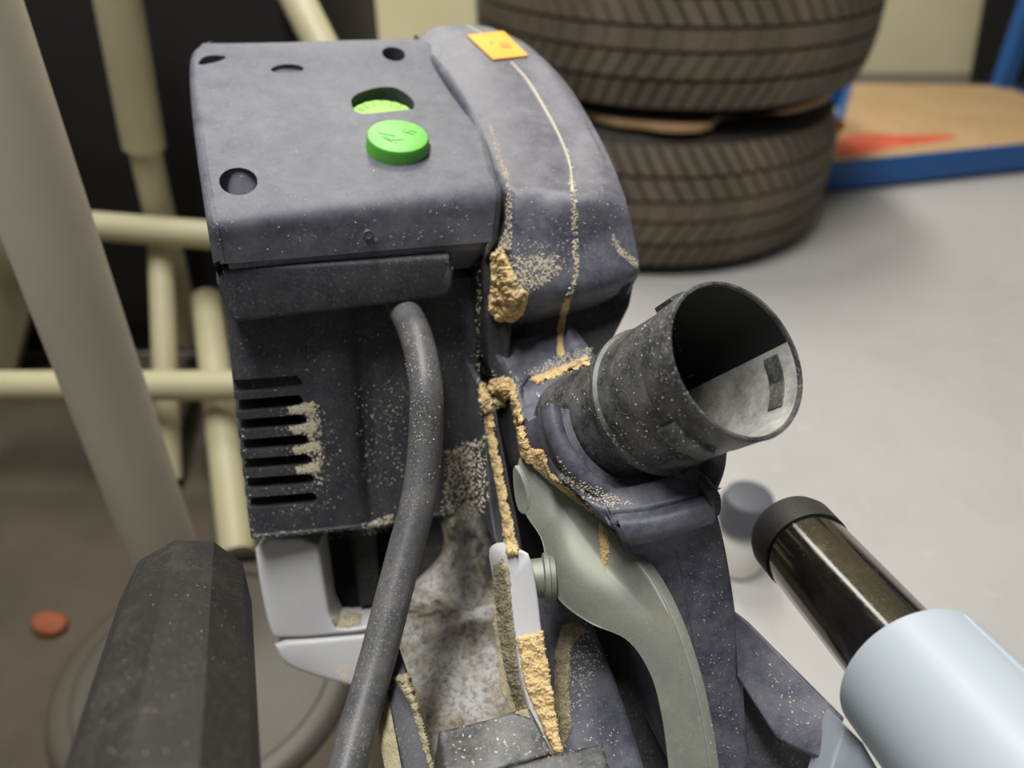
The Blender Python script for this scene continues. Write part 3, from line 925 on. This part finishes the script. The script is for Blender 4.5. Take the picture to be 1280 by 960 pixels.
# ---- bottom centre blocks and bracket
DN = (SY * 0.35 - SZ * 0.94)
b1 = plate([P(549, 914, .280), P(606, 900, .281), P(663, 885, .282), P(692, 942, .268), P(640, 958, .263), P(556, 985, .258)], DN * 0.05, 0.0012, 0)
mesh_obj('stop_block', b1, M['port'], saw)
b2 = plate([P(636, 958, .262), P(754, 928, .268), P(770, 990, .254), P(630, 995, .252)], DN * 0.05, 0.0012, 0)
mesh_obj('stop_block', b2, M['port'], saw)
br = plate([P(484, 862, .300), P(500, 848, .300), P(512, 862, .297), P(530, 915, .290), P(548, 985, .280), P(508, 985, .280)], SY * 0.02, 0.001, 0)
mesh_obj('cable_bracket', br, M['plastic'], saw)
mesh_obj('bracket_liner', plate([P(474, 880, .300), P(484, 864, .300), P(507, 985, .279), P(486, 985, .279)], SY * 0.016, 0.0006, 0), M['dust_grey'], saw)

# ---- right side: flaps, rail, carriage
fp = plate([P(918, 765, .300), P(940, 782, .296), P(1000, 842, .286), P(1056, 898, .276), P(1050, 925, .274), P(1036, 953, .272), P(1005, 940, .276), P(972, 924, .282), P(945, 882, .290), P(922, 845, .298)], FW * 0.005, 0.001, 0)
mesh_obj('side_flap', fp, M['guard'], saw)
fp2 = plate([P(915, 820, .318), P(945, 870, .312), P(985, 930, .304), P(1050, 965, .296), P(1060, 1000, .29), P(925, 1000, .30)], FW * 0.02, 0.002, 0)
mesh_obj('side_bracket', fp2, M['plastic'], saw)


def vp(px, py): return ray(px, py).normalized()


ra = vp(470, 75)                    # rail direction, pointing away
q0 = P(998, 677, .330); rail_r = 0.0175
mesh_len = 0.30
ro = mesh_obj('slide_rail', lathe(q0, -ra, [(0.0, 0.0168), (0.001, 0.0172), (0.0075, 0.0172), (0.0085, rail_r), (0.3, rail_r)], 64), M['rail'], saw)
mesh_obj('end_cap', lathe(q0, ra, [(-0.008, 0.0181), (0.004, 0.0183), (0.0075, 0.0172), (0.0095, 0.014), (0.0098, 0.0)][:-1], 64), M['rubber'], ro)
qc = q0 - ra * 0.077
cr = mesh_obj('rail_carriage', lathe(qc, -ra, [(0.000, 0.0190), (0.0002, 0.0246), (0.0016, 0.0262), (0.16, 0.0262)], 72), M['carriage'], saw)
mesh_obj('carriage_web', plate([P(1056, 908, .262), P(1080, 930, .252), P(1120, 1000, .24), P(1028, 1000, .262), P(1042, 945, .265)], FW * 0.015, 0.001, 0), M['carriage'], saw)
sa, sb, sc3 = frame_of(-ra)
mesh_obj('carriage_seam', tube([qc - ra * t + (sb * math.cos(-0.42) + sc3 * math.sin(-0.42)) * 0.0262 for t in (0.004, 0.08, 0.15)], 0.0005, 8), M['carriage'], cr)

# ---- rubber grip, lower left
ga = vp(292, 315)
g0 = P(236, 738, .312)


def oct_shape(p):
    s = math.pi / 5
    return math.cos(s / 2) / math.cos((p % s) - s / 2) * 1.02


gro = mesh_obj('grip', lathe(g0, -ga, [(0.0, 0.016), (0.0012, 0.0205), (0.004, 0.0222), (0.010, 0.0228), (0.22, 0.0232)], 120, shape=oct_shape), M['rubber'], saw, ang=12)

# ---- base that carries everything, below the frame
mesh_obj('base', bm_join(aabox(-0.14, 0.20, -0.16, 0.12, 0.0, 0.075, 0.008), aabox(-0.05, 0.13, -0.10, 0.085, 0.07, 0.235, 0.01)), M['casting'], saw)

# ================================================================== sawdust
bpy.context.view_layer.update()
DG = bpy.context.evaluated_depsgraph_get()


def cast(px, py):
    d = ray(px, py).normalized()
    ok, loc, nrm, _, ob, _ = SC.ray_cast(DG, CAM, d, distance=0.6)
    if not ok: return None
    if nrm.dot(d) > 0: nrm = -nrm
    return loc, nrm


def inside(x, y, poly):
    c = False; n = len(poly); j = n - 1
    for i in range(n):
        (xi, yi), (xj, yj) = poly[i], poly[j]
        if (yi > y) != (yj > y) and x < (xj - xi) * (y - yi) / (yj - yi) + xi: c = not c
        j = i
    return c


def edge_dist(x, y, poly):
    m = 1e9
    for i in range(len(poly)):
        ax, ay = poly[i - 1]; bx, by = poly[i]
        t = max(0, min(1, ((x - ax) * (bx - ax) + (y - ay) * (by - ay)) / max(1e-9, (bx - ax) ** 2 + (by - ay) ** 2)))
        m = min(m, math.hypot(x - ax - t * (bx - ax), y - ay - t * (by - ay)))
    return m


def chips(regions, seed):
    """loose wood chips lying on what is below: (polygon, count, size)"""
    rnd = random.Random(seed); vs, fs = [], []
    for poly, n, size in regions:
        xs = [p[0] for p in poly]; ys = [p[1] for p in poly]; k = 0; tries = 0
        while k < n and tries < n * 12:
            tries += 1
            x, y = rnd.uniform(min(xs), max(xs)), rnd.uniform(min(ys), max(ys))
            if not inside(x, y, poly): continue
            e = edge_dist(x, y, poly)
            if rnd.random() > 0.25 + e / 10: continue
            h = cast(x, y)
            if not h: continue
            k += 1
            loc, nr = h; s = size * rnd.uniform(0.5, 1.4)
            a = nr.orthogonal().normalized(); b = nr.cross(a); th = rnd.uniform(0, 6.28)
            u = a * math.cos(th) + b * math.sin(th); v = nr.cross(u); tl = rnd.uniform(-.5, .5)
            u = (u + nr * tl).normalized()
            w_ = s * rnd.uniform(0.35, 0.7); hh = s * rnd.uniform(0.3, 0.6)
            i = len(vs); c = loc + nr * hh * .3
            vs += [c + u * s, c + v * w_, c - u * s, c - v * w_, c + nr * hh, c - nr * hh]
            fs += [(i, i + 1, i + 4), (i + 1, i + 2, i + 4), (i + 2, i + 3, i + 4), (i + 3, i, i + 4), (i + 1, i, i + 5), (i + 2, i + 1, i + 5), (i + 3, i + 2, i + 5), (i, i + 3, i + 5)]
    return vs, fs


def stuff(name, vs, fs, mat, label, cat, smooth=False):
    me = bpy.data.meshes.new(name); me.from_pydata([tuple(v) for v in vs], [], fs); me.materials.append(mat)
    if smooth:
        for p in me.polygons: p.use_smooth = True
    o = bpy.data.objects.new(name, me); COL.objects.link(o)
    return tag(o, label, cat, kind='stuff')


def heap(poly, height, step=2.0, rough=0.5, seed=0):
    """caked sawdust: raised lump over the surface inside a pixel outline"""
    xs = [p[0] for p in poly]; ys = [p[1] for p in poly]
    nx, ny = int((max(xs) - min(xs)) / step) + 2, int((max(ys) - min(ys)) / step) + 2
    V = {}; vs, fs = [], []; rj = random.Random(seed)
    for i in range(ny):
        for j in range(nx):
            x, y = min(xs) + j * step, min(ys) + i * step
            jit = 2.2 * mn.noise(Vector((x * .16, y * .16, seed)))
            if not inside(x + jit, y + jit, poly): continue
            h = cast(x, y)
            if not h: continue
            e = min(1, edge_dist(x, y, poly) / 7)
            k = math.sqrt(max(0, 1 - (1 - e) ** 2))
            nz = 1 + rough * mn.noise(Vector((x * .11, y * .11, 3 + seed))) + rough * .7 * mn.noise(Vector((x * .35, y * .35, 9 + seed)))
            V[i, j] = len(vs); vs.append((h[0] + (h[1] * .6 - ray(x, y).normalized() * .4) * (height * k * nz - 0.0002 + rj.uniform(0, 0.00045) * k), (h[0] - CAM).length))
    for (i, j), a in V.items():
        q = [(i, j), (i, j + 1), (i + 1, j + 1), (i + 1, j)]
        if all(t in V for t in q):
            ds = [vs[V[t]][1] for t in q]
            if max(ds) - min(ds) < 0.012: fs.append(tuple(V[t] for t in q[::-1]))
    return [v[0] for v in vs], fs


def heaps(name, lst, mat, label):
    vs, fs = [], []
    for k, (poly, hgt, rg) in enumerate(lst):
        v, f = heap(poly, hgt, 1.1, rg, k * 3.1); o = len(vs); vs += v; fs += [tuple(i + o for i in q) for q in f]
    return stuff(name, vs, fs, mat, label, 'sawdust', True)


gold = [([(612, 318), (630, 306), (640, 330), (650, 356), (662, 366), (655, 392), (640, 404), (622, 402), (610, 388), (614, 350)], .005, .6),
        ([(600, 478), (632, 470), (643, 476), (642, 488), (634, 508), (620, 514), (608, 520), (600, 498)], .004, .7),
        ([(636, 482), (646, 480), (656, 530), (665, 560), (674, 582), (662, 580), (653, 572), (645, 532)], .003, .6),
        ([(604, 520), (617, 514), (621, 545), (629, 585), (636, 625), (645, 665), (650, 694), (634, 696), (626, 640), (615, 580)], .0022, .5),
        ([(664, 560), (682, 562), (688, 588), (716, 612), (740, 636), (752, 650), (722, 630), (690, 604), (666, 584)], .0016, .5),
        ([(660, 474), (690, 462), (735, 444), (738, 456), (700, 470), (672, 482)], .0018, .7),
        ([(644, 796), (678, 786), (686, 830), (694, 880), (704, 942), (692, 944), (674, 900), (656, 860)], .0016, .7),
        ([(750, 650), (760, 664), (762, 690), (756, 716), (750, 690), (748, 664)], .0006, .6),
        ([(704, 376), (716, 368), (710, 390), (704, 420), (706, 446), (696, 446), (696, 410)], .0008, .6)]
heaps('sawdust', gold, M['dust_gold'], 'golden caked sawdust around the blade slot and guard seam')
bpy.context.view_layer.update(); DG = bpy.context.evaluated_depsgraph_get()
grey = [([(616, 706), (629, 697), (637, 712), (644, 790), (650, 850), (664, 900), (640, 892), (624, 860), (617, 780)], .0010, .7),
        ([(702, 782), (718, 772), (734, 786), (716, 806), (712, 860), (716, 910), (704, 940), (694, 900), (692, 820)], .0012, .8),
        ([(412, 776), (436, 764), (455, 768), (452, 782), (436, 786), (418, 784)], .0008, .9),
        ([(490, 846), (512, 838), (530, 880), (546, 962), (536, 962), (512, 880)], .0012, .8)]
heaps('sawdust', grey, M['dust_grey'], 'grey caked dust on clamp block side, lower guard and casting ledges')
bpy.context.view_layer.update(); DG = bpy.context.evaluated_depsgraph_get()
R = [([(372, 500), (398, 506), (406, 560), (402, 606), (384, 600), (380, 540)], 420, .0006),
     ([(330, 500), (400, 500), (430, 560), (410, 640), (340, 650), (350, 560)], 260, .0004),
     ([(358, 510), (392, 502), (394, 514), (364, 518)], 260, .0007), ([(362, 534), (394, 527), (396, 538), (366, 543)], 240, .0007),
     ([(365, 559), (398, 551), (400, 562), (368, 568)], 240, .0007), ([(368, 585), (398, 577), (400, 588), (372, 594)], 220, .0007),
     ([(608, 152), (616, 158), (636, 216), (638, 240), (626, 222)], 260, .0006),
     ([(634, 240), (640, 244), (640, 312), (618, 316), (630, 290)], 300, .0006),
     ([(636, 318), (700, 318), (704, 340), (672, 362), (640, 370)], 620, .00055),
     ([(640, 300), (720, 300), (715, 345), (650, 350)], 200, .0004),
     ([(705, 440), (745, 430), (740, 452), (662, 478), (655, 466)], 380, .0005),
     ([(766, 288), (774, 306), (800, 328), (797, 336), (772, 316), (765, 300)], 300, .0004),
     ([(594, 330), (601, 330), (604, 470), (596, 480)], 80, .0006),
     ([(556, 560), (606, 545), (612, 640), (560, 660), (552, 640)], 900, .0007),
     ([(450, 655), (492, 642), (490, 660), (460, 670)], 160, .0007),
     ([(310, 668), (470, 655), (470, 668), (312, 682)], 160, .0005),
     ([(440, 480), (512, 470), (508, 600), (450, 620)], 200, .00045),
     ([(500, 400), (530, 420), (540, 560), (515, 560)], 140, .00035),
     ([(690, 560), (720, 598), (800, 630), (760, 640), (706, 610)], 300, .00045),
     ([(596, 476), (602, 460), (650, 466), (660, 490), (598, 520)], 200, .0006),
     ([(702, 786), (730, 776), (760, 820), (720, 900), (700, 930)], 260, .0005),
     ([(410, 772), (436, 758), (454, 762), (452, 782), (430, 786)], 260, .0005), ([(420, 838), (438, 828), (434, 852), (426, 850)], 200, .0004),
     ([(300, 520), (304, 520), (320, 670), (313, 670)], 40, .0005)]
stuff('wood_chips', *chips(R, 11), M['chips'], 'pale loose wood chips scattered over vents, seams and guard of the saw', 'wood chips')
R2 = [([(250, 60), (540, 55), (620, 230), (620, 300), (270, 330)], 240, .0004), ([(560, 60), (660, 70), (790, 260), (790, 330), (640, 330), (640, 240)], 260, .0004),
      ([(290, 420), (600, 400), (605, 640), (320, 670)], 220, .0004), ([(700, 480), (840, 370), (900, 560), (800, 600)], 160, .0004),
      ([(850, 680), (905, 670), (930, 950), (890, 950)], 160, .00032), ([(550, 910), (660, 890), (750, 940), (570, 958)], 60, .0006),
      ([(120, 720), (290, 720), (300, 950), (110, 950)], 90, .00022), ([(940, 800), (1040, 900), (980, 920)], 60, .0004), ([(720, 790), (790, 950), (720, 950)], 60, .0004)]
RG = [(q[0], 260, .0005) for q in gold]
stuff('wood_chips', *chips(RG, 21), M['gold_chips'], 'golden loose chips lying on the caked sawdust', 'wood chips')
stuff('wood_dust', *chips(R2, 12), M['chips'], 'fine pale dust grains sprinkled over the whole saw', 'dust')


# thin dust-filled seam running down the guard
def seam_line(pts, rad, n):
    out = []
    for q in catmull(pts, n):
        h = cast(q[0], q[1])
        if h: out.append(h[0])
    return tube(out, rad, 8)


mesh_obj('guard_seam', bm_join(seam_line([(575, 29), (592, 36), (606, 44)], .0004, 10),
                               seam_line([(639, 78), (660, 102), (682, 138), (700, 172), (712, 205), (716, 240)], [.0006, .0008, .0008, .0006, .0004, .0004], 40)),
         M['chips'], gdo)
R3 = [([(706, 186), (712, 186), (722, 250), (724, 350), (712, 372), (708, 370), (717, 345), (714, 250)], 260, .0007)]
stuff('sawdust_line', *chips(R3, 13), M['chips'], 'pale dust line down the seam at the rear of the guard', 'sawdust')

# water drops on the cover
def drops(seed, regs):
    rnd = random.Random(seed); vs, fs = [], []
    for poly, n, s0, s1 in regs:
        xs = [p[0] for p in poly]; ys = [p[1] for p in poly]
        for _ in range(n):
            x, y = rnd.uniform(min(xs), max(xs)), rnd.uniform(min(ys), max(ys))
            if not inside(x, y, poly): continue
            h = cast(x, y)
            if not h: continue
            loc, nr = h; r = rnd.uniform(s0, s1); a = nr.orthogonal().normalized(); b = nr.cross(a); i0 = len(vs); N = 10
            for rr, zz in ((1, -.05), (.85, .12), (.5, .2)):
                for k in range(N): vs.append(loc + (a * math.cos(6.2832 * k / N) + b * math.sin(6.2832 * k / N)) * r * rr + nr * r * zz)
            vs.append(loc + nr * r * .23)
            for lv in range(2):
                for k in range(N): fs.append((i0 + lv * N + k, i0 + lv * N + (k + 1) % N, i0 + lv * N + N + (k + 1) % N, i0 + lv * N + N + k))
            for k in range(N): fs.append((i0 + 2 * N + k, i0 + 2 * N + (k + 1) % N, i0 + 3 * N))
            fs.append(tuple(i0 + k for k in range(N))[::-1])
    return vs, fs


stuff('water_drops', *drops(5, [([(250, 90), (540, 80), (600, 220), (260, 260)], 50, .0003, .0007), ([(440, 262), (620, 250), (610, 300), (450, 310)], 22, .0004, .0010), ([(560, 60), (700, 150), (720, 230), (640, 220)], 20, .0003, .0007), ([(665, 480), (720, 470), (715, 500), (670, 510)], 7, .0006, .0010)]),
      M['water'], 'tiny clear water drops on the dusty top cover', 'water', True)
